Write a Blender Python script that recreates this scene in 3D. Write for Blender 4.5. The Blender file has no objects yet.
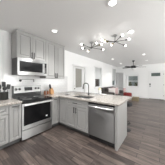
import bpy, bmesh, math, random
from mathutils import Vector, Matrix
random.seed(7)
sc = bpy.context.scene
COL = sc.collection
PI = math.pi

# ------------------------------------------------------------------ camera, world, lights, exposure
F_PX, HOR, YAW, CAMH = 99.737, 80.658, 0.658, 1.377
cd = bpy.data.cameras.new('camera'); cam = bpy.data.objects.new('camera', cd); COL.objects.link(cam)
cam.location = (0, 0, CAMH); cam.rotation_euler = (PI/2, 0, YAW)
cd.sensor_width = 36; cd.lens = 36*F_PX/165; cd.shift_y = (HOR-82.5)/165
cd.clip_start = .02
sc.camera = cam
sc.view_settings.view_transform = 'Standard'; sc.view_settings.look = 'None'
sc.view_settings.gamma = 1; sc.view_settings.use_curve_mapping = False
sc.view_settings.exposure = 0.75
w = bpy.data.worlds.new('world'); sc.world = w; w.use_nodes = True
w.node_tree.nodes['Background'].inputs[0].default_value = (.86, .93, 1, 1)
w.node_tree.nodes['Background'].inputs[1].default_value = .55

def area(name, loc, rot, sx, sy, power, col=(1, 1, 1)):
    l = bpy.data.lights.new(name, 'AREA'); l.shape = 'RECTANGLE'; l.size = sx; l.size_y = sy
    l.energy = power; l.color = col
    o = bpy.data.objects.new(name, l); COL.objects.link(o); o.location = loc; o.rotation_euler = rot
    return o
# daylight lamps added in unseen windows, tilted up to brighten the ceiling
area('daylight_fill', (3.3, 2.2, 1.45), (0, PI/2+1.15, 0), 1.5, 2.6, 165, (1, .99, .97))
area('daylight_fill', (3.3, 6.3, 1.45), (0, PI/2+.7, 0), 1.5, 2.6, 105, (1, .99, .97))
area('daylight_fill', (1.4, -2.62, 1.45), (PI/2+.8, 0, 0), 1.8, 1.4, 14, (1, .99, .97))
DOWN_W = 46          # each recessed downlight's beam

# ------------------------------------------------------------------ materials
def mat(name, col, rough=.5, metal=0.0, spec=.5, emit=None, estr=0, noise=None, bump=0, bscale=40, coat=0, trans=0, tan=None):
    m = bpy.data.materials.new(name); m.use_nodes = True
    nt = m.node_tree; b = nt.nodes['Principled BSDF']
    b.inputs['Base Color'].default_value = (*col, 1); b.inputs['Roughness'].default_value = rough
    b.inputs['Metallic'].default_value = metal; b.inputs['Specular IOR Level'].default_value = spec
    b.inputs['Coat Weight'].default_value = coat
    b.inputs['Transmission Weight'].default_value = trans
    if emit: b.inputs['Emission Color'].default_value = (*emit, 1); b.inputs['Emission Strength'].default_value = estr
    if tan:                                      # brushed metal: the highlight stretches across the brushing
        b.inputs['Anisotropic'].default_value = 1.0
        cx = nt.nodes.new('ShaderNodeCombineXYZ')
        for k in range(3): cx.inputs[k].default_value = tan[k]
        nt.links.new(cx.outputs[0], b.inputs['Tangent'])
    tc = nt.nodes.new('ShaderNodeTexCoord')
    if noise:                                    # (scale, darker factor, mapping scale)
        mp = nt.nodes.new('ShaderNodeMapping'); mp.inputs['Scale'].default_value = noise[2] if len(noise) > 2 else (1, 1, 1)
        n = nt.nodes.new('ShaderNodeTexNoise'); n.inputs['Scale'].default_value = noise[0]; n.inputs['Detail'].default_value = 4
        r = nt.nodes.new('ShaderNodeMixRGB'); r.inputs[1].default_value = (*[c*noise[1] for c in col], 1); r.inputs[2].default_value = (*col, 1)
        nt.links.new(tc.outputs['Object'], mp.inputs[0]); nt.links.new(mp.outputs[0], n.inputs['Vector'])
        nt.links.new(n.outputs['Fac'], r.inputs[0]); nt.links.new(r.outputs[0], b.inputs['Base Color'])
    if bump:
        n2 = nt.nodes.new('ShaderNodeTexNoise'); n2.inputs['Scale'].default_value = bscale
        bp = nt.nodes.new('ShaderNodeBump'); bp.inputs['Strength'].default_value = bump; bp.inputs['Distance'].default_value = .01
        nt.links.new(tc.outputs['Object'], n2.inputs['Vector']); nt.links.new(n2.outputs['Fac'], bp.inputs['Height'])
        nt.links.new(bp.outputs[0], b.inputs['Normal'])
    return m

M = dict(
    wall=mat('wall_paint', (.90, .90, .90), .7, noise=(3, .98)),
    ceil=mat('ceiling_paint', (.88, .88, .88), .8, noise=(30, .97), bump=.15, bscale=120),
    trim=mat('white_trim', (.84, .84, .84), .4),
    cab=mat('grey_cabinet_paint', (.385, .382, .375), .38, noise=(8, .96)),
    cabin=mat('grey_cabinet_inner', (.30, .30, .30), .6),
    toe=mat('toe_kick', (.16, .16, .16), .6),
    steel=mat('brushed_steel', (.58, .58, .585), .28, .95, noise=(6, .86, (1, 1, 40))),
    steelx=mat('brushed_steel_door', (.30, .30, .30), .34, .95, noise=(6, .86, (1, 1, 40)), tan=(0, 0, 1)),
    steely=mat('brushed_steel_range', (.52, .52, .52), .36, .95, noise=(6, .86, (1, 1, 40)), tan=(0, 0, 1)),
    psteel=mat('panel_steel', (.40, .40, .40), .35, .6),
    dsteel=mat('dark_steel', (.20, .20, .205), .32, .9),
    chrome=mat('chrome', (.86, .86, .86), .3, 1),
    black=mat('black_enamel', (.012, .012, .013), .25),
    matte=mat('black_matte', (.018, .018, .02), .5),
    bglass=mat('black_glass', (.008, .008, .009), .06, spec=.22),
    display=mat('display_window', (.01, .012, .014), .1),
    handle=mat('dark_handle', (.02, .019, .018), .4, .3),
    bronze=mat('gunmetal', (.07, .068, .066), .35, .5),
    brass=mat('aged_brass', (.30, .24, .10), .35, .8),
    globe=mat('globe_glass', (1, 1, 1), .3, emit=(1, .98, .95), estr=9),
    lens=mat('light_lens', (1, 1, 1), .4, emit=(1, .98, .95), estr=2.5),
    wood=mat('block_wood', (.62, .33, .14), .45, noise=(12, .7, (1, 1, .2))),
    amber=mat('amber_jar', (.20, .07, .03), .15),
    crock=mat('charcoal_crock', (.022, .023, .02), .5, noise=(20, .6)),
    sofa=mat('taupe_fabric', (.06, .052, .05), .9, bump=.3, bscale=90),
    pink=mat('dusty_pink_fabric', (.48, .35, .34), .9, bump=.2, bscale=90),
    lilac=mat('pale_grey_fabric', (.62, .58, .57), .9, bump=.2, bscale=90),
    red=mat('red_fabric', (.17, .010, .009), .75, bump=.2, bscale=90),
    tan=mat('tan_fabric', (.26, .215, .14), .9, bump=.3, bscale=60),
    cream=mat('cream_ceramic', (.80, .75, .55), .35),
    cloth=mat('grey_cloth', (.40, .40, .40), .9),
    shade=mat('grey_shade_fabric', (.56, .57, .57), .8),
    siding=mat('clapboard_siding', (.38, .40, .38), .7, noise=(4, .9)),
    slat=mat('blind_slat', (.36, .35, .315), .6),
    fence=mat('fence_wood', (.13, .085, .06), .8, noise=(6, .5, (1, 1, .1))),
    leaf=mat('shrub_leaf', (.16, .15, .045), .6, noise=(5, .4)),
    bark=mat('shrub_bark', (.10, .07, .05), .9),
    soil=mat('outdoor_ground', (.22, .20, .16), .9, noise=(3, .6)),
    lite=mat('dark_door_glass', (.12, .15, .14), .12),
)
def glass_mat():
    m = bpy.data.materials.new('window_glass'); m.use_nodes = True; nt = m.node_tree; nt.nodes.clear()
    o = nt.nodes.new('ShaderNodeOutputMaterial'); a = nt.nodes.new('ShaderNodeBsdfTransparent'); g = nt.nodes.new('ShaderNodeBsdfGlossy')
    g.inputs['Roughness'].default_value = .03; mx = nt.nodes.new('ShaderNodeMixShader'); mx.inputs[0].default_value = .06
    a.inputs[0].default_value = (.93, .95, .94, 1)
    nt.links.new(a.outputs[0], mx.inputs[1]); nt.links.new(g.outputs[0], mx.inputs[2]); nt.links.new(mx.outputs[0], o.inputs[0])
    return m
M['glass'] = glass_mat()
def floor_mat():
    m = bpy.data.materials.new('wood_plank_floor'); m.use_nodes = True; nt = m.node_tree; b = nt.nodes['Principled BSDF']
    N = nt.nodes.new; L = nt.links.new
    tc = N('ShaderNodeTexCoord'); br = N('ShaderNodeTexBrick')
    br.offset = .37; br.offset_frequency = 2
    br.inputs['Color1'].default_value = (.140, .112, .099, 1); br.inputs['Color2'].default_value = (.050, .040, .038, 1)
    br.inputs['Mortar'].default_value = (.03, .024, .022, 1)
    br.inputs['Scale'].default_value = 1; br.inputs['Mortar Size'].default_value = .005; br.inputs['Bias'].default_value = 0
    br.inputs['Brick Width'].default_value = .9; br.inputs['Row Height'].default_value = .125
    L(tc.outputs['Object'], br.inputs['Vector'])
    mp = N('ShaderNodeMapping'); mp.inputs['Scale'].default_value = (1.2, 14, 1)
    L(tc.outputs['Object'], mp.inputs[0])
    n = N('ShaderNodeTexNoise'); n.inputs['Scale'].default_value = 2.2; n.inputs['Detail'].default_value = 6; n.inputs['Roughness'].default_value = .65
    L(mp.outputs[0], n.inputs['Vector'])
    cr = N('ShaderNodeValToRGB'); cr.color_ramp.elements[0].position = .36; cr.color_ramp.elements[0].color = (.50, .48, .47, 1)
    cr.color_ramp.elements[1].position = .66; cr.color_ramp.elements[1].color = (1.45, 1.42, 1.40, 1)
    L(n.outputs['Fac'], cr.inputs[0])
    mx = N('ShaderNodeMixRGB'); mx.blend_type = 'MULTIPLY'; mx.inputs[0].default_value = 1
    L(br.outputs['Color'], mx.inputs[1]); L(cr.outputs[0], mx.inputs[2]); L(mx.outputs[0], b.inputs['Base Color'])
    b.inputs['Roughness'].default_value = .38
    bp = N('ShaderNodeBump'); bp.inputs['Strength'].default_value = .25; bp.inputs['Distance'].default_value = .004
    L(n.outputs['Fac'], bp.inputs['Height']); L(bp.outputs[0], b.inputs['Normal'])
    return m
M['floor'] = floor_mat()
def stone_mat():
    m = bpy.data.materials.new('speckled_granite'); m.use_nodes = True; nt = m.node_tree; b = nt.nodes['Principled BSDF']
    N = nt.nodes.new; L = nt.links.new
    tc = N('ShaderNodeTexCoord'); n = N('ShaderNodeTexNoise'); n.inputs['Scale'].default_value = 38; n.inputs['Detail'].default_value = 5; n.inputs['Roughness'].default_value = .75
    L(tc.outputs['Object'], n.inputs['Vector'])
    cr = N('ShaderNodeValToRGB'); e = cr.color_ramp.elements
    e[0].position = .36; e[0].color = (.10, .088, .08, 1); e[1].position = .64; e[1].color = (.56, .515, .47, 1)
    k = e.new(.48); k.color = (.39, .36, .33, 1)
    L(n.outputs['Fac'], cr.inputs[0]); L(cr.outputs[0], b.inputs['Base Color']); b.inputs['Roughness'].default_value = .16
    return m
M['stone'] = stone_mat()
def tile_mat():
    m = bpy.data.materials.new('white_subway_tile'); m.use_nodes = True; nt = m.node_tree; b = nt.nodes['Principled BSDF']
    N = nt.nodes.new; L = nt.links.new
    tc = N('ShaderNodeTexCoord'); sp = N('ShaderNodeSeparateXYZ'); cb = N('ShaderNodeCombineXYZ'); br = N('ShaderNodeTexBrick')
    L(tc.outputs['Object'], sp.inputs[0]); L(sp.outputs['Y'], cb.inputs['X']); L(sp.outputs['Z'], cb.inputs['Y']); L(cb.outputs[0], br.inputs['Vector'])
    br.inputs['Color1'].default_value = (.80, .80, .80, 1); br.inputs['Color2'].default_value = (.76, .76, .765, 1); br.inputs['Mortar'].default_value = (.60, .60, .60, 1)
    br.inputs['Scale'].default_value = 1; br.inputs['Mortar Size'].default_value = .002; br.inputs['Brick Width'].default_value = .15; br.inputs['Row Height'].default_value = .075
    L(br.outputs['Color'], b.inputs['Base Color']); b.inputs['Roughness'].default_value = .18
    return m
M['tile'] = tile_mat()

# ------------------------------------------------------------------ mesh helpers
class MB:
    def __init__(s): s.bm = bmesh.new()
    def box(s, x0, x1, y0, y1, z0, z1, bev=0, mtx=None):
        old = set(s.bm.verts); r = bmesh.ops.create_cube(s.bm, size=1); vs = r['verts']
        for v in vs: v.co = Vector((x0+(v.co.x+.5)*(x1-x0), y0+(v.co.y+.5)*(y1-y0), z0+(v.co.z+.5)*(z1-z0)))
        if bev:
            es = list({e for v in vs for e in v.link_edges})
            bmesh.ops.bevel(s.bm, geom=es, offset=bev, segments=3, profile=.5, affect='EDGES')
            vs = [v for v in s.bm.verts if v not in old]
        if mtx:
            for v in vs: v.co = mtx @ v.co
        return s
    def tube(s, pts, r, seg=10):                   # swept round bar; r one number or one per point
        pts = [Vector(p) for p in pts]; rs = r if isinstance(r, (list, tuple)) else [r]*len(pts)
        rings = []; n = None
        for i, p in enumerate(pts):
            d = ((pts[min(i+1, len(pts)-1)]-pts[max(i-1, 0)])).normalized()
            if n is None: n = d.orthogonal().normalized()
            n = (n-d*n.dot(d)).normalized(); b = d.cross(n)
            rings.append([s.bm.verts.new(p+(n*math.cos(2*PI*k/seg)+b*math.sin(2*PI*k/seg))*rs[i]) for k in range(seg)])
        for a, c in zip(rings, rings[1:]):
            for k in range(seg): s.bm.faces.new((a[k], a[(k+1) % seg], c[(k+1) % seg], c[k]))
        s.bm.faces.new(rings[0][::-1]); s.bm.faces.new(rings[-1])
        return s
    def lathe(s, prof, c, seg=24, axis='Z', sx=1, sy=1, loop=False):
        rings = []
        for r, h in prof:
            ring = []
            for k in range(seg):
                a = 2*PI*k/seg; x, y = r*math.cos(a)*sx, r*math.sin(a)*sy
                p = (x, y, h) if axis == 'Z' else (h, x, y) if axis == 'X' else (y, h, x)
                ring.append(s.bm.verts.new(Vector(c)+Vector(p)))
            rings.append(ring)
        for a, b in zip(rings, rings[1:]+([rings[0]] if loop else [])):
            for k in range(seg): s.bm.faces.new((a[k], a[(k+1) % seg], b[(k+1) % seg], b[k]))
        if not loop: s.bm.faces.new(rings[0][::-1]); s.bm.faces.new(rings[-1])
        return s
    def ball(s, c, r, sc3=(1, 1, 1), sub=3):
        q = bmesh.ops.create_icosphere(s.bm, subdivisions=sub, radius=r)
        for v in q['verts']: v.co = Vector((v.co.x*sc3[0], v.co.y*sc3[1], v.co.z*sc3[2]))+Vector(c)
        return s
    def cushion(s, c, size, rot=None, puff=.5):    # pillow: a puffed, pinched box
        old = set(s.bm.verts); q = bmesh.ops.create_cube(s.bm, size=1)
        es = list({e for v in q['verts'] for e in v.link_edges})
        bmesh.ops.subdivide_edges(s.bm, edges=es, cuts=5, use_grid_fill=True)
        vs = [v for v in s.bm.verts if v not in old]
        R = rot or Matrix.Identity(3)
        for v in vs:
            x, y, z = v.co*2
            t = (1-x*x)*(1-z*z)
            p = Vector((x*size[0]/2*(1-.06*(1-z*z)), y*size[1]/2*(.25+.75*max(t, 0)**puff), z*size[2]/2*(1-.06*(1-x*x))))
            v.co = R @ p+Vector(c)
        return s
    def prism(s, poly, axis, a0, a1):              # extrude a 2D outline along an axis
        def P(u, v, a): return (a, u, v) if axis == 'X' else (u, a, v) if axis == 'Y' else (u, v, a)
        A = [s.bm.verts.new(P(u, v, a0)) for u, v in poly]; B = [s.bm.verts.new(P(u, v, a1)) for u, v in poly]
        s.bm.faces.new(A); s.bm.faces.new(B[::-1]); n = len(poly)
        for k in range(n): s.bm.faces.new((A[k], A[(k+1) % n], B[(k+1) % n], B[k]))
        return s
    def cells(s, us, vs, keep, a0, a1, axis='Z'):  # slab made of grid cells, with openings left out
        def P(u, v, a): return (a, u, v) if axis == 'X' else (u, a, v) if axis == 'Y' else (u, v, a)
        vd = {}
        def V(i, j, a):
            k = (i, j, a)
            if k not in vd: vd[k] = s.bm.verts.new(P(us[i], vs[j], a))
            return vd[k]
        K = lambda i, j: 0 <= i < len(us)-1 and 0 <= j < len(vs)-1 and keep((us[i]+us[i+1])/2, (vs[j]+vs[j+1])/2)
        for i in range(len(us)-1):
            for j in range(len(vs)-1):
                if not K(i, j): continue
                q = [(i, j), (i+1, j), (i+1, j+1), (i, j+1)]
                s.bm.faces.new([V(*c, a0) for c in q]); s.bm.faces.new([V(*c, a1) for c in q[::-1]])
                for (c, d, ok) in ((q[0], q[1], K(i, j-1)), (q[1], q[2], K(i+1, j)), (q[2], q[3], K(i, j+1)), (q[3], q[0], K(i-1, j))):
                    if not ok: s.bm.faces.new((V(*c, a0), V(*d, a0), V(*d, a1), V(*c, a1)))
        return s
    def door(s, face, a0, a1, z0, z1, pos, t=.0445, fw=.055):   # raised-panel cabinet front; face 'X' looks +X, '-Y' looks -Y
        lp = [(0, -t), (0, -.002), (.002, 0), (fw, 0), (fw+.002, -.018), (fw+.02, -.018), (fw+.036, -.004)]
        rings = []
        for i, d in lp:
            A0, A1, Z0, Z1 = a0+i, a1-i, z0+i, z1-i
            P = (lambda a, z: (pos+d, a, z)) if face == 'X' else (lambda a, z: (a, pos-d, z))
            rings.append([s.bm.verts.new(P(*q)) for q in ((A0, Z0), (A1, Z0), (A1, Z1), (A0, Z1))])
        for a, b in zip(rings, rings[1:]):
            for k in range(4): s.bm.faces.new((a[k], a[(k+1) % 4], b[(k+1) % 4], b[k]))
        s.bm.faces.new(rings[0]); s.bm.faces.new(rings[-1])
        return s
    def pull(s, face, a, z, pos, L=.13, vertical=True, r=.008):  # bar handle with two posts
        st = .03
        P = (lambda aa, zz, d: (pos+d, aa, zz)) if face == 'X' else (lambda aa, zz, d: (aa, pos-d, zz))
        e = [(a, z-L/2), (a, z+L/2)] if vertical else [(a-L/2, z), (a+L/2, z)]
        q = [(a, z-L*.36), (a, z+L*.36)] if vertical else [(a-L*.36, z), (a+L*.36, z)]
        s.tube([P(*e[0], st), P(*e[1], st)], r)
        for c in q: s.tube([P(*c, 0), P(*c, st)], r*.8)
        return s
    def build(s, name, m, parent=None, smooth=False, bevel=0):
        base = Vector((0, 0, 0)); p = parent
        while p: base += p.location; p = p.parent
        me = bpy.data.meshes.new(name); bmesh.ops.recalc_face_normals(s.bm, faces=s.bm.faces)
        if parent:
            for v in s.bm.verts: v.co -= base
        else:                                      # a one-mesh thing gets its origin at its base
            xs = [v.co for v in s.bm.verts]
            o0 = Vector(((min(v.x for v in xs)+max(v.x for v in xs))/2, (min(v.y for v in xs)+max(v.y for v in xs))/2, min(v.z for v in xs)))
            if s.keep0: o0 = Vector((0, 0, 0))
            for v in s.bm.verts: v.co -= o0
        s.bm.to_mesh(me); s.bm.free(); me.materials.append(M[m])
        if smooth:
            for f in me.polygons: f.use_smooth = True
            try: me.set_sharp_from_angle(angle=math.radians(40))
            except Exception: pass
        o = bpy.data.objects.new(name, me); COL.objects.link(o)
        if parent: o.parent = parent
        else: o.location = o0
        if bevel:
            b = o.modifiers.new('bevel', 'BEVEL'); b.width = bevel; b.segments = 2; b.limit_method = 'ANGLE'
        return o
    keep0 = False
def thing(name, label, cat, loc, group=None):
    o = bpy.data.objects.new(name, None); COL.objects.link(o); o.location = loc; o.empty_display_size = .1
    o['label'] = label; o['category'] = cat
    if group: o['group'] = group
    return o
def tag(o, label, cat, group=None, kind=None):
    o['label'] = label; o['category'] = cat
    if group: o['group'] = group
    if kind: o['kind'] = kind
    return o
def struct(o, label=None, cat=None):
    o['kind'] = 'structure'
    if label: o['label'] = label
    if cat: o['category'] = cat
    return o
def copy_tree(o, parent=None):
    c = o.copy(); COL.objects.link(c)
    if parent: c.parent = parent
    for ch in list(o.children): copy_tree(ch, c)
    return c
def mb0():
    m = MB(); m.keep0 = True; return m

# ------------------------------------------------------------------ dimensions
XW, YF, XR, YB, ZC = -3.089, 9.18, 3.2, -2.5, 2.635
T = .17
Y0, Y1, Y2 = .933, 1.715, 2.472          # range / upper cabinet bounds along the stove wall
XF, XU = -2.425, -2.731                  # front of base cabinets, of wall cabinets
YP, YE, YC = 1.965, 2.677, 3.152         # peninsula front, back, counter back
XE = -.65                                # peninsula end
ZT = .92                                 # counter top

# ------------------------------------------------------------------ room shell
struct(mb0().box(XW-T, XR+T, YB-T, YF+T, -.1, 0).build('floor', 'floor'), 'dark brown wood plank floor', 'floor')
struct(mb0().box(XW-T, XR+T, YB-T, YF+T, ZC, ZC+.1).build('ceiling', 'ceil'), 'flat pale ceiling', 'ceiling')
def wall(name, axis, a0, a1, u0, u1, holes, label):
    us = sorted({u0, u1, *[h[k] for h in holes for k in (0, 1)]}); vs = sorted({0, ZC, *[h[k] for h in holes for k in (2, 3)]})
    keep = lambda u, v: not any(h[0] < u < h[1] and h[2] < v < h[3] for h in holes)
    return struct(mb0().cells(us, vs, keep, a0, a1, axis).build(name, 'wall'), label, 'wall')
D1 = (3.36, 4.20, 0, 2.05)               # side door
W1 = (5.23, 6.06, .95, 2.20); W2 = (8.0, 8.88, .95, 2.40)
W3 = (-2.19, -1.39, .88, 1.80); D2 = (-.64, .24, 0, 2.04)
W4 = (1.0, 3.5, .75, 2.25); W5 = (5.0, 7.6, .75, 2.25); W6 = (.5, 2.3, .75, 2.25)
wall('wall_left', 'X', XW-T, XW, YB-T, YF+T, [D1, W1, W2], 'pale wall behind the range and the side door')
wall('wall_far', 'Y', YF, YF+T, XW, XR, [W3, D2], 'pale far wall with the front door')
wall('wall_right', 'X', XR, XR+T, YB-T, YF+T, [W4, W5], 'pale wall on the right')
wall('wall_back', 'Y', YB-T, YB, XW, XR, [W6], 'pale wall behind the camera')
# baseboards
bb = mb0(); bb.box(XW, XW+.015, YE+.01, D1[0]-.075, 0, .11); bb.box(XW, XW+.015, D1[1]+.075, YF, 0, .11)
struct(bb.build('baseboard_left', 'trim'))
bb = mb0(); bb.box(XW+.015, D2[0]-.075, YF-.015, YF, 0, .11); bb.box(D2[1]+.075, XR, YF-.015, YF, 0, .11)
struct(bb.build('baseboard_far', 'trim'))
# tiled backsplash and the white strip where the tile ends at the far left
struct(mb0().box(XW, XW+.006, .78, 2.95, ZT, 1.56).build('trim_1', 'tile'), 'white subway tile backsplash', 'backsplash')
struct(mb0().box(XW, XW+.009, .735, .78, ZT, 2.50).build('trim_2', 'trim'), 'narrow white vertical strip at the left end of the tile', 'trim')

def window_x(n, h, side, xin, label, rail=True):       # window in a wall of constant X (side -1: outside is -X)
    y0, y1, z0, z1 = h; root = mb0()
    xo = xin+side*.11
    a, b = sorted((xo-side*.045, xo)); f = .045
    for bx in ((y0, y0+f, z0, z1), (y1-f, y1, z0, z1), (y0+f, y1-f, z0, z0+f), (y0+f, y1-f, z1-f, z1)): root.box(a, b, *bx)
    if rail: root.box(a, b, y0+f, y1-f, (z0+z1)/2-.02, (z0+z1)/2+.02)
    r = struct(root.build('window_%d' % n, 'trim'), label, 'window')
    MB().box((a+b)/2-.004, (a+b)/2+.004, y0+f, y1-f, z0+f, z1-f).build('window_pane', 'glass', r)
    c = MB(); a, b = sorted((xin, xin-side*.018)); g = .07
    for bx in ((y0-g, y0, z0-g, z1+g), (y1, y1+g, z0-g, z1+g), (y0, y1, z1, z1+g), (y0, y1, z0-g, z0)): c.box(a, b, *bx)
    c.build('casing', 'trim', r)
    a, b = sorted((xin-side*.045, xin+side*.11)); MB().box(a, b, y0+.002, y1-.002, z0, z0+.022).build('window_sill', 'trim', r)
    return r
def window_y(n, h, side, yin, label, rail=True):
    x0, x1, z0, z1 = h; root = mb0(); yo = yin+side*T
    a, b = sorted((yo-side*.05, yo)); f = .045
    for bx in ((x0, x0+f, z0, z1), (x1-f, x1, z0, z1), (x0+f, x1-f, z0, z0+f), (x0+f, x1-f, z1-f, z1)): root.box(bx[0], bx[1], a, b, bx[2], bx[3])
    if rail: root.box(x0+f, x1-f, a, b, (z0+z1)/2-.025, (z0+z1)/2+.025)
    r = struct(root.build('window_%d' % n, 'trim'), label, 'window')
    MB().box(x0+f, x1-f, (a+b)/2-.004, (a+b)/2+.004, z0+f, z1-f).build('window_pane', 'glass', r)
    c = MB(); a, b = sorted((yin, yin-side*.018)); g = .07
    for bx in ((x0-g, x0, z0-g, z1+g), (x1, x1+g, z0-g, z1+g), (x0, x1, z1, z1+g), (x0, x1, z0-g, z0)): c.box(bx[0], bx[1], a, b, bx[2], bx[3])
    c.build('casing', 'trim', r)
    a, b = sorted((yin-side*.05, yin+side*.11)); MB().box(x0-.1, x1+.1, *((yin-.05, yin-.019) if side > 0 else (yin+.019, yin+.05)), z0-.03, z0).build('window_sill', 'trim', r)
    return r
window_x(1, W1, -1, XW, 'white window nearer the side door, half covered by a grey shade')
window_x(2, W2, -1, XW, 'narrow looking window beside the far left corner')
window_y(3, W3, 1, YF, 'white double hung window on the far wall left of the front door')
window_x(4, W4, 1, XR, 'large window in the right wall'); window_x(5, W5, 1, XR, 'large window further along the right wall')
window_y(6, W6, -1, YB, 'added window behind the camera')  # unseen window, added as an opening for a fill lamp

# side door with a glazed panel, on the stove wall
d = struct(mb0().cells([3.363, 3.53, 4.01, 4.197], [.004, 1.05, 1.97, 2.046], lambda u, v: not (3.53 < u < 4.01 and 1.05 < v < 1.97), XW-.10, XW-.055, 'X').build('door_1', 'trim'), 'white side door with a tall glass panel', 'door')
MB().box(XW-.10, XW-.092, 3.53, 4.01, 1.05, 1.97).build('door_pane', 'glass', d)
b = MB()
for k in range(30): b.box(XW-.09, XW-.062, 3.537, 4.003, 1.06+k*.03, 1.088+k*.03, mtx=None)
b.build('blind', 'slat', d)
c = MB()
for bx in ((3.29, 3.36, 0, 2.05), (4.20, 4.27, 0, 2.05)): c.box(XW, XW+.02, *bx)
c.box(XW, XW+.028, 3.27, 4.29, 2.05, 2.125); c.build('casing', 'trim', d)
MB().lathe([(.03, -.055), (.03, -.035), (.018, -.03), (.018, -.02)], (XW, 3.405, 1.135), 16, 'X').build('deadbolt', 'matte', d, True)
MB().lathe([(.03, -.055), (.03, -.045), (.011, -.04), (.011, -.02), (.026, -.01), (.028, .005), (.018, .015)], (XW, 3.405, 1.015), 16, 'X').build('knob', 'matte', d, True)
# front door
def door_panel():
    m = mb0()
    m.cells([-.637, -.50, .04, .237], [.004, 1.715, 1.955, 2.036], lambda u, v: not (-.50 < u < .04 and 1.715 < v < 1.955), YF+.02, YF+.065, 'Y')
    return m
d = struct(door_panel().build('door_2', 'trim'), 'white front door with a small dark glass strip near the top', 'door')
MB().box(-.50, .04, YF+.035, YF+.05, 1.715, 1.955).build('door_pane', 'lite', d)
f = MB()
for a0, a1, z0, z1 in ((-.52, -.235, .2, .85), (-.165, .12, .2, .85), (-.52, -.235, .98, 1.6), (-.165, .12, .98, 1.6)):
    for bx in ((a0, a1, z0, z0+.015), (a0, a1, z1-.015, z1), (a0, a0+.015, z0+.015, z1-.015), (a1-.015, a1, z0+.015, z1-.015)): f.box(bx[0], bx[1], YF+.014, YF+.02, bx[2], bx[3])
f.build('panel_moulding', 'trim', d)
c = MB()
for bx in ((-.71, -.64, 0, 2.11), (.24, .31, 0, 2.11), (-.64, .24, 2.04, 2.11)): c.box(bx[0], bx[1], YF-.02, YF, bx[2], bx[3])
c.build('casing', 'trim', d)
MB().box(-.62, -.54, YF-.01, YF+.02, 1.02, 1.16, .008).build('keypad_lock', 'matte', d)
MB().lathe([(.03, .02), (.03, .01), (.012, .005), (.012, -.02), (.028, -.03), (.03, -.045), (.018, -.055)], (-.58, YF, .93), 16, 'Y').build('knob', 'matte', d, True)
for z in (.25, 1.03, 1.80): MB().box(.225, .243, YF+.005, YF+.02, z, z+.09).build('hinge', 'matte', d)
MB().box(-.635, .235, YF-.03, YF+.02, 0, .02).build('threshold', 'handle', d)

# outdoors seen through the glass
struct(mb0().box(-9, 9, YB-6, 17, -.4, -.12).build('ground', 'soil'), 'bare ground outdoors', 'ground')
fe = thing('wooden_fence', 'brown board fence outside the side door and windows', 'fence', (-5.6, 6.5, -.12))
p = MB()
for k in range(44):
    p.box(-5.62, -5.60, 3.0+k*.25, 3.24+k*.25, -.1, 1.62+.02*(k % 2))
p.build('board_panel', 'fence', fe)
for y in (3.0, 6.6, 10.2, 13.9): MB().box(-5.70, -5.62, y, y+.1, -.12, 1.7).build('post', 'fence', fe)
hs = thing('neighbouring_house', 'grey clapboard house outside the far window', 'house', (-2.2, 15, -.12))
p = MB()
for k in range(15): p.prism([(14.5, -.12+k*.22), (14.5, .09+k*.22), (14.53, .10+k*.22), (14.53, -.12+k*.22)], 'X', -7, 2.6)
p.box(-7, 2.6, 14.53, 15.5, -.12, 3.18); p.build('wall', 'siding', hs)
MB().prism([(14.1, 3.18), (15.9, 3.18), (15.9, 3.3), (15.0, 3.9)], 'X', -7.3, 2.9).build('roof', 'fence', hs)
def shrub(x, y, h, label):
    r = thing('shrub', label, 'shrub', (x, y, -.12), None)
    MB().tube([(x, y, -.12), (x+.02, y, h*.5)], [.04, .02]).build('stem', 'bark', r)
    m = MB()
    for k in range(650):
        a = random.random()*2*PI; u = random.random()*2-1; q = random.random()**.4
        c = Vector((x+.42*q*math.cos(a)*math.sqrt(1-u*u), y+.42*q*math.sin(a)*math.sqrt(1-u*u), h*.52+h*.5*q*u))
        e1 = Vector((random.gauss(0, 1), random.gauss(0, 1), random.gauss(0, 1))).normalized()*.10; e2 = e1.orthogonal().normalized()*.045
        m.bm.faces.new([m.bm.verts.new(c+v) for v in (-e1, e2, e1, -e2)])
    m.build('foliage', 'leaf', r)
shrub(-2.50, 10.6, 1.32, 'olive shrub outside the far window, left of the pane')
shrub(-1.58, 10.8, 1.25, 'olive shrub outside the far window, right of the pane')

# ------------------------------------------------------------------ base cabinets, left of the range
def hinge_front(m_, face, a0, a1, z0, z1, pos, parent, kind='door', fw=.055):
    return MB().door(face, a0, a1, z0, z1, pos, t=.0445 if pos in (XF, YP) else .0205, fw=fw).build(kind, 'cab', parent)
c = thing('base_cabinet', 'grey drawer base cabinet at the far left edge, under the crock end of the counter', 'cabinet', (-2.77, .39, 0), None)
MB().box(XW+.006, XF-.045, .10, .687, .10, .879).build('body', 'cab', c)
MB().box(XW+.01, XF-.09, .10, .687, 0, .10).build('toe_kick', 'toe', c)
q = hinge_front(0, 'X', .105, .686, .70, .870, XF, c, 'drawer', .04)
MB().pull('X', .39, .785, XF, .15, False).build('handle', 'handle', q, True)
q = hinge_front(0, 'X', .105, .387, .115, .688, XF, c); MB().pull('X', .36, .60, XF).build('handle', 'handle', q, True)
q = hinge_front(0, 'X', .395, .686, .115, .688, XF, c); MB().pull('X', .43, .60, XF).build('handle', 'handle', q, True)
c = thing('base_cabinet', 'narrow grey pull-out cabinet between the drawers and the left side of the range', 'cabinet', (-2.77, .81, 0), None)
MB().box(XW+.006, XF-.045, .69, .928, .10, .879).build('body', 'cab', c)
MB().box(XW+.01, XF-.09, .69, .928, 0, .10).build('toe_kick', 'toe', c)
q = hinge_front(0, 'X', .697, .922, .115, .865, XF, c, fw=.05)
MB().pull('X', .81, .835, XF, .14, False).build('handle', 'handle', q, True)
tag(MB().box(XW+.006, XF+.025, .09, .93, .88, ZT, .004).build('countertop', 'stone'), 'short speckled stone countertop left of the range', 'countertop')

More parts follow.
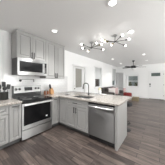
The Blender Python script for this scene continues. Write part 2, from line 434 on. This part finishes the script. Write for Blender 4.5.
# ------------------------------------------------------------------ range
r = thing('range', 'stainless steel electric range with black glass oven door', 'range', (-2.75, 1.325, 0))
MB().box(XW+.012, XF-.035, Y0+.004, Y1-.004, .03, .895).build('body', 'dsteel', r)
for x in (XF-.1, XW+.1):
    for y in (Y0+.06, Y1-.06): MB().lathe([(.02, 0), (.02, .03)], (x, y, 0), 12).build('foot', 'matte', r)
MB().box(XF-.034, XF, Y0+.004, Y1-.004, .035, .238, .005).build('drawer', 'steely', r)
od = MB().cells([Y0+.004, Y0+.04, Y1-.04, Y1-.004], [.255, .345, .80, .845], lambda u, v: not (Y0+.04 < u < Y1-.04 and .345 < v < .80), XF-.034, XF, 'X').build('oven_door', 'steely', r, bevel=.003)
MB().box(XF-.033, XF-.002, Y0+.04, Y1-.04, .345, .80).build('door_glass', 'bglass', od)
MB().box(XF-.002, XF+.001, 1.525, 1.575, .42, .455).build('white_square', 'trim', od)  # small white square on the oven door glass
h = MB().tube([(XF+.055, Y0+.03, .822), (XF+.055, Y1-.03, .822)], .018, 14)
for y in (Y0+.06, Y1-.06): h.box(XF-.001, XF+.05, y-.012, y+.012, .814, .836)
h.build('handle', 'chrome', od, True)
MB().box(XF-.034, XF-.004, Y0+.004, Y1-.004, .85, .895, .004).build('control_strip', 'black', r)
ck = MB().box(XW+.075, XF+.004, Y0+.002, Y1-.002, .895, .918, .005).build('cooktop', 'bglass', r)
for x, y, q in ((-2.62, 1.13, .105), (-2.62, 1.52, .085), (-2.87, 1.13, .08), (-2.87, 1.52, .105)):
    b = MB()
    for k in (1, .8): b.lathe([(q*k-.004, .918), (q*k, .918), (q*k, .9186), (q*k-.004, .9186)], (x, y, 0), 32)
    b.build('burner_ring', 'cabin', ck)
bg = MB().prism([(XW+.012, .918), (XW+.095, .918), (XW+.095, 1.03), (XW+.062, 1.235), (XW+.012, 1.235)], 'Y', Y0+.004, Y1-.004).build('backguard', 'black', r)
g = MB().prism([(XW+.0935, 1.045), (XW+.098, 1.045), (XW+.067, 1.238), (XW+.0625, 1.238)], 'Y', Y0+.03, Y1-.012).build('control_panel', 'psteel', bg)
MB().prism([(XW+.093, 1.09), (XW+.0925, 1.095), (XW+.078, 1.185), (XW+.0785, 1.19), (XW+.074, 1.19), (XW+.088, 1.09)], 'Y', 1.22, 1.44).build('display', 'display', bg)
for y in (1.01, 1.10, 1.54, 1.63):
    MB().lathe([(.032, -.004), (.032, .005), (.026, .01), (.024, .03), (.018, .033)], (XW+.083, y, 1.145), 18, 'X').build('knob', 'black', bg, True)

# ------------------------------------------------------------------ microwave and wall cabinets
m = thing('microwave', 'stainless over-the-range microwave hung under the wall cabinets', 'microwave', (-2.9, 1.325, 1.519))
XM = -2.69
MB().box(XW+.007, XM-.03, Y0+.003, Y1-.003, 1.525, 1.945).build('body', 'black', m)
dr = MB().cells([Y0+.003, Y0+.05, 1.575, 1.635], [1.585, 1.605, 1.865, 1.885], lambda u, v: not (Y0+.05 < u < 1.575 and 1.605 < v < 1.865), XM-.029, XM, 'X').build('door', 'steely', m, bevel=.002)
MB().box(XM-.028, XM-.001, Y0+.05, 1.575, 1.605, 1.865).build('door_glass', 'bglass', dr)
h = MB().tube([(XM+.035, 1.607, 1.595), (XM+.035, 1.607, 1.875)], .011, 12)
for z in (1.62, 1.85): h.box(XM-.001, XM+.035, 1.60, 1.614, z-.008, z+.008)
h.build('handle', 'chrome', dr, True)
cp = MB().box(XM-.029, XM, 1.637, Y1-.003, 1.585, 1.885, .002).build('control_panel', 'bglass', m)
b = MB()
for i in range(3):
    for j in range(5): b.box(XM, XM+.002, 1.652+i*.018, 1.663+i*.018, 1.62+j*.03, 1.632+j*.03)
b.build('button', 'cabin', cp)['kind'] = 'stuff'
MB().box(XM, XM+.002, 1.65, 1.70, 1.82, 1.85).build('display', 'display', cp)
MB().box(XM-.029, XM, Y0+.003, Y1-.003, 1.887, 1.943, .003).build('vent_strip', 'steely', m)
MB().box(XM-.029, XM, Y0+.003, Y1-.003, 1.522, 1.583, .003).build('lower_strip', 'steely', m)
for y in (1.08, 1.55): MB().box(-2.95, -2.80, y-.09, y+.09, 1.519, 1.525).build('filter_grille', 'cabin', m)

def wall_cab(label, y0, y1, z0, z1, hz):
    c = thing('wall_cabinet', label, 'cabinet', (-2.9, (y0+y1)/2, z0), None)
    MB().box(XW+.007, XU-.021, y0, y1, z0, z1).build('body', 'cab', c)
    MB().prism([(XU-.021, z1-.005), (XU+.002, z1-.005), (XU+.012, z1+.02), (XU-.021, z1+.02)], 'Y', y0, y1).build('crown', 'cab', c)
    ym = (y0+y1)/2
    q = hinge_front(0, 'X', y0+.006, ym-.004, z0+.006, z1-.01, XU, c); MB().pull('X', ym-.032, hz, XU, .16).build('handle', 'handle', q, True)
    q = hinge_front(0, 'X', ym+.004, y1-.006, z0+.006, z1-.01, XU, c); MB().pull('X', ym+.032, hz, XU, .16).build('handle', 'handle', q, True)
    return c
wall_cab('short grey two-door wall cabinet directly above the microwave', Y0, Y1-.001, 1.95, 2.605, 2.055)
wall_cab('tall grey two-door wall cabinet right of the microwave', Y1+.001, Y2, 1.45, 2.605, 1.545)

# ------------------------------------------------------------------ corner and peninsula
c = thing('corner_cabinet', 'grey corner base cabinet between the range and the sink cabinet', 'cabinet', (-2.7, 2.2, 0), None)
kp = lambda x, y: not (x > XF-.045 and y < YP+.045)
MB().cells([XW+.007, XF-.045, -2.115], [Y1+.003, YP+.045, 2.655], kp, .10, .879).build('body', 'cab', c)
MB().cells([XW+.01, XF-.09, -2.115], [Y1+.003, YP+.09, 2.655], lambda x, y: not (x > XF-.09 and y < YP+.09), 0, .10).build('toe_kick', 'toe', c)
q = hinge_front(0, 'X', Y1+.008, YP-.004, .115, .865, XF, c, fw=.045); MB().pull('X', 1.83, .83, XF, .09, False).build('handle', 'handle', q, True)
hinge_front(0, '-Y', XF+.024, -2.12, .115, .865, YP, c, fw=.045)
c = thing('sink_cabinet', 'grey sink base cabinet with two doors beside the dishwasher', 'cabinet', (-1.73, 2.3, 0), None)
sx0, sx1 = -2.112, -1.342
b = MB(); b.box(sx0, sx0+.018, YP+.045, 2.655, .10, .879); b.box(sx1-.018, sx1, YP+.045, 2.655, .10, .879); b.box(sx0+.018, sx1-.018, YP+.045, 2.655, .10, .118)
b.box(sx0+.018, sx1-.018, 2.637, 2.655, .118, .879); b.box(sx0+.018, sx1-.018, YP+.045, YP+.062, .68, .879)
b.build('body', 'cab', c)
MB().box(sx0, sx1, YP+.09, 2.655, 0, .10).build('toe_kick', 'toe', c)
q = hinge_front(0, '-Y', sx0+.005, sx1-.005, .70, .865, YP, c, 'drawer', .04); MB().pull('-Y', -1.755, .785, YP, .15, False).build('handle', 'handle', q, True)
xm = (sx0+sx1)/2-.03
q = hinge_front(0, '-Y', sx0+.007, xm-.004, .115, .688, YP, c); MB().pull('-Y', xm-.035, .60, YP, .15).build('handle', 'handle', q, True)
q = hinge_front(0, '-Y', xm+.004, sx1-.007, .115, .688, YP, c); MB().pull('-Y', xm+.035, .60, YP, .15).build('handle', 'handle', q, True)
# dishwasher
dw = thing('dishwasher', 'stainless steel dishwasher at the end of the peninsula', 'dishwasher', (-1.02, 2.3, 0))
dx0, dx1 = -1.336, -.706
MB().box(dx0, dx1, YP+.03, 2.62, .02, .865).build('body', 'matte', dw)
MB().box(dx0+.01, dx1-.01, YP+.05, YP+.06, 0, .11).build('toe_plate', 'matte', dw)
q = MB().box(dx0+.003, dx1-.003, YP-.012, YP+.029, .115, .835, .006).build('door', 'steelx', dw)
h = MB().tube([(dx0+.03, YP-.03, .795), (dx0+.06, YP-.062, .795), (dx1-.06, YP-.062, .795), (dx1-.03, YP-.03, .795)], .017, 12)
for x in (dx0+.03, dx1-.03): h.tube([(x, YP-.012, .795), (x, YP-.033, .795)], .011)
h.build('handle', 'chrome', q, True)
MB().box(dx0+.003, dx1-.003, YP-.006, YP+.029, .838, .866).build('control_strip', 'black', dw)
tag(MB().box(-.702, XE, YP-.012, YE, 0, .879, .002).build('end_panel', 'cab'), 'tall grey panel closing the peninsula beside the dishwasher', 'panel')
tag(MB().box(XW+.007, -.704, 2.658, YE, 0, .879).build('back_panel', 'cab'), 'grey panel along the living room side of the peninsula', 'panel')
# L-shaped countertop with the sink cut-out
SX0, SX1, SY0, SY1 = -2.08, -1.42, 2.08, 2.50
xs = [XW+.007, XF+.025, SX0, SX1, XE+.03]; ys = [Y1+.003, YP-.025, SY0, SY1, YC]
ct = MB().cells(xs, ys, lambda x, y: not (x > XF+.025 and y < YP-.025) and not (SX0 < x < SX1 and SY0 < y < SY1), .88, ZT).build('countertop', 'stone', bevel=.004)
tag(ct, 'long L-shaped speckled stone countertop over the peninsula and sink', 'countertop')
sk = thing('sink', 'stainless double bowl sink set in the peninsula countertop', 'sink', (-1.75, 2.29, .70))
def basin(x0, x1):
    m = MB(); t = .004
    y0, y1, z0, z1 = SY0+.004, SY1-.004, .72, .895
    m.box(x0, x1, y0, y1, z0, z0+t)
    m.box(x0, x0+t, y0, y1, z0+t, z1); m.box(x1-t, x1, y0, y1, z0+t, z1); m.box(x0+t, x1-t, y0, y0+t, z0+t, z1); m.box(x0+t, x1-t, y1-t, y1, z0+t, z1)
    m.lathe([(.04, z0+t), (.04, z0+t+.002), (.03, z0+t+.003)], ((x0+x1)/2, (y0+y1)/2, 0), 20)
    return m
basin(SX0+.004, -1.766).build('bowl', 'steel', sk); basin(-1.734, SX1-.004).build('bowl', 'steel', sk)
MB().box(-1.765, -1.735, SY0+.004, SY1-.004, .80, .905).build('divider', 'steel', sk)
fa = thing('faucet', 'dark gooseneck kitchen faucet behind the sink', 'faucet', (-1.79, 2.63, ZT))
MB().lathe([(.032, ZT), (.032, ZT+.008), (.022, ZT+.02), (.02, ZT+.09), (.015, ZT+.10)], (-1.79, 2.63, 0), 18).build('base', 'bronze', fa, True)
pts = [(-1.79, 2.63, ZT+.09), (-1.79, 2.63, ZT+.30)]
for k in range(1, 10):
    a = PI*k/9; pts.append((-1.79-.065*(1-math.cos(a)), 2.63-.05*(1-math.cos(a)), ZT+.30+.075*math.sin(a)))
MB().tube(pts, .0145, 12).build('neck', 'bronze', fa, True)
MB().tube([pts[-1], (pts[-1][0]-.003, pts[-1][1], pts[-1][2]-.03), (pts[-1][0]-.006, pts[-1][1], pts[-1][2]-.11)], [.014, .018, .02], 12).build('spray_head', 'bronze', fa, True)
MB().tube([(-1.77, 2.63, ZT+.06), (-1.74, 2.63, ZT+.065), (-1.67, 2.625, ZT+.075)], [.011, .009, .006], 10).build('lever', 'bronze', fa, True)

# ------------------------------------------------------------------ things on the counters
cr = thing('utensil_crock', 'dark charcoal crock on the counter left of the range', 'crock', (-2.975, .745, ZT))
MB().lathe([(.082, ZT), (.088, ZT+.01), (.088, ZT+.17), (.092, ZT+.18), (.08, ZT+.18), (.076, ZT+.02)], (-2.975, .745, 0), 28).build('pot', 'crock', cr, True)
def utensil(kind, label, dx, dy, lx, ly, L):
    r = thing(kind, label, 'utensil', (-2.975+dx, .745+dy, ZT+.022), 'black utensils in the crock')
    b = Vector((-2.975+dx, .745+dy, ZT+.022)); t = b+Vector((lx, ly, L))
    MB().tube([b, b+(t-b)*.7], .007, 8).build('handle', 'matte', r, True)
    k = b+(t-b)*.69; d_ = (t-b).normalized()
    rot = Vector((0, 0, 1)).rotation_difference(d_).to_matrix()
    m = MB()
    if kind == 'ladle': m.ball(k+d_*.05, .045, (.7, 1, 1))
    elif kind == 'cooking_spoon': m.ball(k+d_*.06, .05, (.25, .7, 1.2))
    else:
        m.box(-.005, .005, -.038, .038, 0, .12, .004, Matrix.Translation(k) @ rot.to_4x4())
    m.build('head', 'matte', r, True)
utensil('spatula', 'tallest black spatula standing in the charcoal crock', .0, .0, -.01, .0, .42)
utensil('cooking_spoon', 'black spoon leaning left out of the charcoal crock', .02, -.035, .0, -.06, .33)
utensil('turner', 'black turner leaning right towards the range', .01, .035, .01, .06, .33)
utensil('ladle', 'black round ladle at the front of the crock', .042, .0, .04, .0, .29)

kb = thing('knife_block', 'orange wood knife block on the counter corner right of the range', 'knife block', (-2.93, 2.06, ZT))
MB().prism([(2.00, ZT), (2.12, ZT), (2.12, ZT+.10), (2.06, ZT+.22), (1.98, ZT+.16)], 'X', -2.98, -2.88).build('block', 'wood', kb, bevel=.004)
for i in range(5):
    x = -2.965+.018*i; y = 2.015+.012*(i % 2)
    k = thing('kitchen_knife', 'black handled knife in the wood block', 'knife', (x, y, ZT+.19), 'knives in the wood block')
    k['label'] = ('black knife handle at the wall side of the wood block', 'black knife handle second from the wall in the block', 'middle black knife handle in the wood block', 'black knife handle second from the room side in the block', 'black knife handle at the room side of the wood block')[i]
    L = .12+.015*((i*2) % 3)
    MB().box(-.007, .007, -.013, .013, 0, L, .004, Matrix.Translation((x, y, ZT+.187+.010*(i % 2))) @ Matrix.Rotation(math.radians(15), 4, 'X')).build('grip', 'matte', k)
for i, (x, y, h, r_, lab) in enumerate(((-2.99, 1.84, .13, .04, 'brown jar with dark lid next to the range'), (-2.97, 1.935, .12, .034, 'smaller brown jar with dark lid beside the knife block'))):
    j = thing('jar', lab, 'jar', (x, y, ZT), 'brown jars beside the range')
    MB().lathe([(r_*.92, ZT), (r_, ZT+.01), (r_, ZT+h*.75), (r_*.7, ZT+h*.86)], (x, y, 0), 20).build('glass_body', 'amber', j, True)
    MB().lathe([(r_*.76, ZT+h*.86), (r_*.76, ZT+h), (r_*.6, ZT+h*1.02)], (x, y, 0), 20).build('lid', 'matte', j, True)
pf = thing('pot_filler', 'dark folding pot filler tap on the tile under the microwave', 'tap', (XW+.006, 1.146, 1.38))
MB().lathe([(.032, .006), (.032, .014), (.016, .02), (.014, .06)], (XW, 1.146, 1.38), 18, 'X').build('rosette', 'matte', pf, True)
MB().tube([(XW+.055, 1.146, 1.375), (XW+.055, 1.146, 1.405), (XW+.055, 1.16, 1.412), (XW+.055, 1.50, 1.412)], .006, 10).build('arm', 'dsteel', pf, True)
MB().tube([(XW+.055, 1.50, 1.42), (XW+.055, 1.50, 1.37), (XW+.07, 1.49, 1.345)], .010, 10).build('spout', 'handle', pf, True)

dc = MB()
dc.cushion((-2.42, 2.30, ZT+.022), (.15, .04, .11), Matrix.Rotation(PI/2, 3, 'X'), .3)
tag(dc.build('dish_cloth', 'cloth', smooth=True), 'small folded grey cloth on the counter left of the sink', 'cloth')
v = thing('canister', 'cream canister on the peninsula counter towards the living room', 'canister', (-1.61, 3.03, ZT))
MB().lathe([(.05, ZT), (.058, ZT+.015), (.062, ZT+.10), (.05, ZT+.14)], (-1.61, 3.03, 0), 24).build('pot', 'trim', v, True)
MB().lathe([(.053, ZT+.14), (.055, ZT+.15), (.05, ZT+.19), (.02, ZT+.215), (.012, ZT+.23)], (-1.61, 3.03, 0), 24).build('lid', 'cream', v, True)
tag(MB().cushion((-1.46, 2.98, ZT+.014), (.2, .026, .15), Matrix.Rotation(PI/2, 3, 'X'), .25).build('folded_towel', 'trim', smooth=True), 'white folded towel on the counter beside the cream canister', 'towel')

# ------------------------------------------------------------------ bar stool under the overhang
s = thing('bar_stool', 'black bar stool tucked under the peninsula overhang', 'stool', (-.75, 2.97, 0))
MB().lathe([(.15, .68), (.165, .695), (.168, .745), (.15, .765), (.05, .77)], (-.75, 2.97, 0), 28).build('seat', 'matte', s, True)
MB().tube([(-.75, 2.97, .02), (-.75, 2.97, .68)], .025, 16).build('column', 'chrome', s, True)
MB().lathe([(.13, 0), (.13, .008), (.04, .03), (.03, .05)], (-.75, 2.97, 0), 28).build('base', 'matte', s, True)
m = MB(); m.tube([(-.75+.11*math.cos(a*PI/8), 2.97+.11*math.sin(a*PI/8), .20) for a in range(17)], .010, 8)
m.tube([(-.86, 2.97, .20), (-.64, 2.97, .20)], .008, 8); m.build('footrest', 'matte', s, True)

# ------------------------------------------------------------------ living room
so = thing('sofa', 'taupe sofa against the left wall beyond the peninsula', 'sofa', (-2.5, 6.75, 0))
sy0, sy1 = 5.72, 7.75
MB().box(-3.02, -2.12, sy0, sy1, .10, .30, .03).build('base', 'sofa', so, True)
for y in (sy0, sy1-.20): MB().box(-3.02, -2.10, y, y+.20, .301, .68, .07).build('arm', 'sofa', so, True)
MB().box(-3.03, -2.80, sy0+.02, sy1-.02, .301, .93, .08).build('backrest', 'sofa', so, True)
for k in range(2):
    y = sy0+.205+k*.81; MB().box(-2.79, -2.12, y, y+.80, .302, .47, .05).build('seat_cushion', 'sofa', so, True)
    MB().box(-2.81, -2.60, y+.01, y+.79, .47, .92, .07).build('back_cushion', 'sofa', so, True)
lg = [(x, y) for x in (-2.97, -2.2) for y in (sy0+.08, sy1-.08)]
for x, y in lg: MB().tube([(x, y, 0), (x, y, .11)], [.018, .028], 10).build('leg', 'handle', so)
def pillow(x, y, z, a, m_, lab, sz=.42):
    R = Matrix.Rotation(a, 3, 'Z') @ Matrix.Rotation(math.radians(-14), 3, 'X')
    tag(MB().cushion((x, y, z), (sz, .17, sz), R).build('throw_pillow', m_, smooth=True), lab, 'pillow', 'pillows in the living room')
pillow(-2.36, 6.05, .70, .25, 'lilac', 'pale grey throw pillow on the near end of the taupe sofa')
pillow(-2.36, 6.80, .71, .2, 'cloth', 'mid grey throw pillow in the middle of the taupe sofa')
pillow(-2.30, 6.40, .71, .35, 'pink', 'dusty pink throw pillow on the taupe sofa')
ac = thing('armchair', 'low dark red tub armchair near the far window', 'armchair', (-1.97, 8.1, 0))
MB().lathe([(.28, .14), (.33, .17), (.34, .36), (.32, .44), (.26, .46)], (-1.97, 8.1, 0), 32, sx=1, sy=.95).build('seat', 'red', ac, True)
m = MB(); n = 15; ri = []
for k in range(n):
    a = PI*(.62+.76*k/(n-1)); hz = .46+.13*math.sin(PI*k/(n-1))
    ri.append([m.bm.verts.new((-1.97+q*math.cos(a), 8.1+q*.95*math.sin(a), z)) for q, z in ((.345, .15), (.40, .16), (.41, hz-.04), (.38, hz), (.345, hz-.03))])
for a, b in zip(ri, ri[1:]):
    for k in range(5): m.bm.faces.new((a[k], a[(k+1) % 5], b[(k+1) % 5], b[k]))
m.bm.faces.new(ri[0]); m.bm.faces.new(ri[-1][::-1]); m.build('backrest', 'red', ac, True)
for a in range(4):
    x = -1.97+.22*math.cos(PI/4+a*PI/2); y = 8.1+.22*math.sin(PI/4+a*PI/2); MB().tube([(x, y, 0), (x, y, .15)], [.015, .022], 10).build('leg', 'matte', ac)
tag(MB().cushion((-2.15, 8.05, .64), (.34, .14, .34), Matrix.Rotation(1.3, 3, 'Z')).build('throw_pillow', 'pink', smooth=True), 'small pink pillow on the dark red armchair', 'pillow', 'pillows in the living room')
o = thing('ottoman', 'low tan box ottoman on the floor beside the red armchair', 'ottoman', (-1.30, 7.56, 0))
MB().box(-1.50, -1.10, 7.40, 7.72, .0, .20, .02).build('base', 'tan', o, True); MB().box(-1.51, -1.09, 7.39, 7.73, .201, .28, .03).build('lid', 'tan', o, True)
bk = thing('bookcase', 'tall white shelf unit in the far left corner', 'bookcase', (-2.72, 9.0, 0))
b = MB(); b.box(-2.98, -2.955, 8.86, 9.155, 0, 2.07); b.box(-2.455, -2.43, 8.86, 9.155, 0, 2.07); b.box(-2.955, -2.455, 9.145, 9.155, 0, 2.07); b.box(-2.955, -2.455, 8.86, 9.145, 2.045, 2.07); b.build('body', 'trim', bk)
for z in (.06, .46, .86, 1.18, 1.48, 1.78): MB().box(-2.955, -2.455, 8.865, 9.145, z, z+.025).build('shelf', 'trim', bk)
# grey half-drawn shades
for h_, lab, z in ((W1, 'grey half-drawn shade in the window nearer the side door', 1.50), (W2, 'grey half-drawn shade in the narrow window by the far corner', 1.40)):
    sh = thing('roller_shade', lab, 'window shade', (XW-.03, (h_[0]+h_[1])/2, z), 'half-drawn window shades')
    MB().box(XW-.045, XW-.040, h_[0]+.01, h_[1]-.01, z, h_[3]-.03).build('fabric', 'shade', sh)
    MB().tube([(XW-.0425, h_[0]+.005, h_[3]-.03), (XW-.0425, h_[1]-.005, h_[3]-.03)], .022, 14).build('roller', 'shade', sh, True)
    MB().box(XW-.05, XW-.035, h_[0]+.01, h_[1]-.01, z-.02, z).build('hem_bar', 'shade', sh)

# ------------------------------------------------------------------ ceiling fixtures
def downlight(x, y, label):
    r = thing('recessed_light', label, 'ceiling light', (x, y, ZC-.012), 'recessed ceiling lights')
    MB().lathe([(.062, ZC-.012), (.095, ZC-.008), (.10, ZC-.001), (.055, ZC-.001), (.056, ZC-.006)], (x, y, 0), 32, loop=True).build('trim_ring', 'trim', r, True)
    MB().lathe([(.0545, ZC-.006), (.054, ZC-.001)], (x, y, 0), 32).build('lens', 'lens', r)
    return r
proto = downlight(-.60, 1.57, 'largest recessed light, at the top edge of the photo')
lamps = [(-.60, 1.57)]
for x, y, lab in ((-2.10, 1.56, 'recessed light in front of the wall cabinets'), (-.58, 2.77, 'recessed light right of the chandelier'),
                  (-2.15, 5.60, 'recessed light in the living room above the sofa end'), (-.60, 5.57, 'recessed light on the near right side of the ceiling fan'),
                  (-.63, 7.35, 'recessed light beyond the fan, nearest the front door'), (-2.24, 7.50, 'faint recessed light left of the fan'),
                  (-.60, .37, 'added recessed light over the kitchen floor, behind the frame on the right'), (-1.72, .37, 'added recessed light over the left counter, behind the frame')):  # unseen pair, added to light the peninsula fronts and streak the dishwasher
    c = copy_tree(proto); c.location = (x, y, ZC-.012); c['label'] = lab; lamps.append((x, y))
for x, y in lamps:
    l = bpy.data.lights.new('downlight', 'SPOT'); l.energy = DOWN_W*(2 if y < 1 and x < -1 else 1); l.color = (1, .985, .96); l.spot_size = math.radians(125); l.spot_blend = .7; l.shadow_soft_size = .06  # the added left lamp is doubled for the dishwasher streak
    q = bpy.data.objects.new('downlight', l); COL.objects.link(q); q.location = (x, y, ZC-.02)
sd = thing('smoke_detector', 'small white smoke detector on the ceiling near the front door', 'smoke detector', (-.66, 8.7, ZC))
MB().lathe([(.065, ZC), (.065, ZC-.02), (.05, ZC-.035), (.02, ZC-.037)], (-.66, 8.7, 0), 24).build('housing', 'trim', sd, True)
MB().lathe([(.02, ZC-.037), (.018, ZC-.041)], (-.66, 8.7, 0), 16).build('test_button', 'trim', sd)

def chandelier(cx, cy, globes, label):
    r = thing('chandelier', label, 'chandelier', (cx, cy, ZC), 'branching globe chandeliers')
    MB().lathe([(.065, ZC), (.065, ZC-.02), (.055, ZC-.028), (.015, ZC-.03)], (cx, cy, 0), 28).build('canopy', 'steel', r, True)
    hz = 2.455
    MB().tube([(cx, cy, ZC-.028), (cx, cy, hz-.03)], .009, 10).build('stem', 'bronze', r, True)
    MB().ball((cx, cy, hz), .024, sub=2).build('hub', 'bronze', r, True)
    for i, (dx, dy, z, mt) in enumerate(globes):
        g = Vector((cx+dx, cy+dy, z)); h0 = Vector((cx, cy, hz)); d_ = (g-h0).normalized(); L = (g-h0).length
        a = MB().tube([h0, h0+d_*(L-.09)], .008, 8).build('arm', 'bronze', r, True)
        MB().tube([h0+d_*(L-.095), h0+d_*(L-.09), h0+d_*(L-.03)], [.012, .021, .021], 12).build('socket', mt, a, True)
        MB().ball(g, .023).build('globe', 'globe', a, True)
    return r
chandelier(-1.77, 2.77, ((-.10, -.40, 2.478, 'matte'), (-.22, -.19, 2.44, 'matte'), (-.26, .18, 2.44, 'brass'), (.40, -.06, 2.465, 'brass'), (.24, .37, 2.44, 'matte'), (.30, -.21, 2.48, 'matte')),
           'left chandelier of branching arms with white globes over the peninsula')
chandelier(-.98, 2.74, ((.345, .10, 2.475, 'matte'), (.155, .45, 2.44, 'matte'), (-.15, .14, 2.44, 'brass'), (-.24, -.13, 2.475, 'brass'), (-.22, -.34, 2.45, 'brass'), (.28, -.28, 2.46, 'matte')),
           'right chandelier of branching arms with white globes over the peninsula')

fx, fy = -1.30, 6.9
fn = thing('ceiling_fan', 'black ceiling fan with a frosted light bowl in the living room', 'ceiling fan', (fx, fy, ZC))
MB().lathe([(.075, ZC), (.075, ZC-.03), (.03, ZC-.075), (.02, ZC-.08)], (fx, fy, 0), 24).build('canopy', 'matte', fn, True)
MB().tube([(fx, fy, ZC-.075), (fx, fy, 2.300)], .014, 12).build('downrod', 'matte', fn, True)
MB().lathe([(.03, 2.33), (.12, 2.31), (.165, 2.265), (.165, 2.195), (.11, 2.165), (.08, 2.160)], (fx, fy, 0), 28).build('motor', 'matte', fn, True)
MB().lathe([(.078, 2.160), (.115, 2.145), (.11, 2.100), (.075, 2.065), (.02, 2.050)], (fx, fy, 0), 28).build('light_bowl', 'globe2' if 'globe2' in M else 'trim', fn, True)
for k in range(5):
    a = .46+k*2*PI/5; mt = Matrix.Translation((fx, fy, 2.225)) @ Matrix.Rotation(a, 4, 'Z') @ Matrix.Rotation(math.radians(10), 4, 'X')
    bl = MB(); bl.box(.20, .70, -.07, .07, -.007, .007, .004, mt); bl = bl.build('blade', 'matte', fn)
    MB().box(.13, .24, -.02, .02, -.011, -.006, 0, mt).build('blade_arm', 'handle', bl)
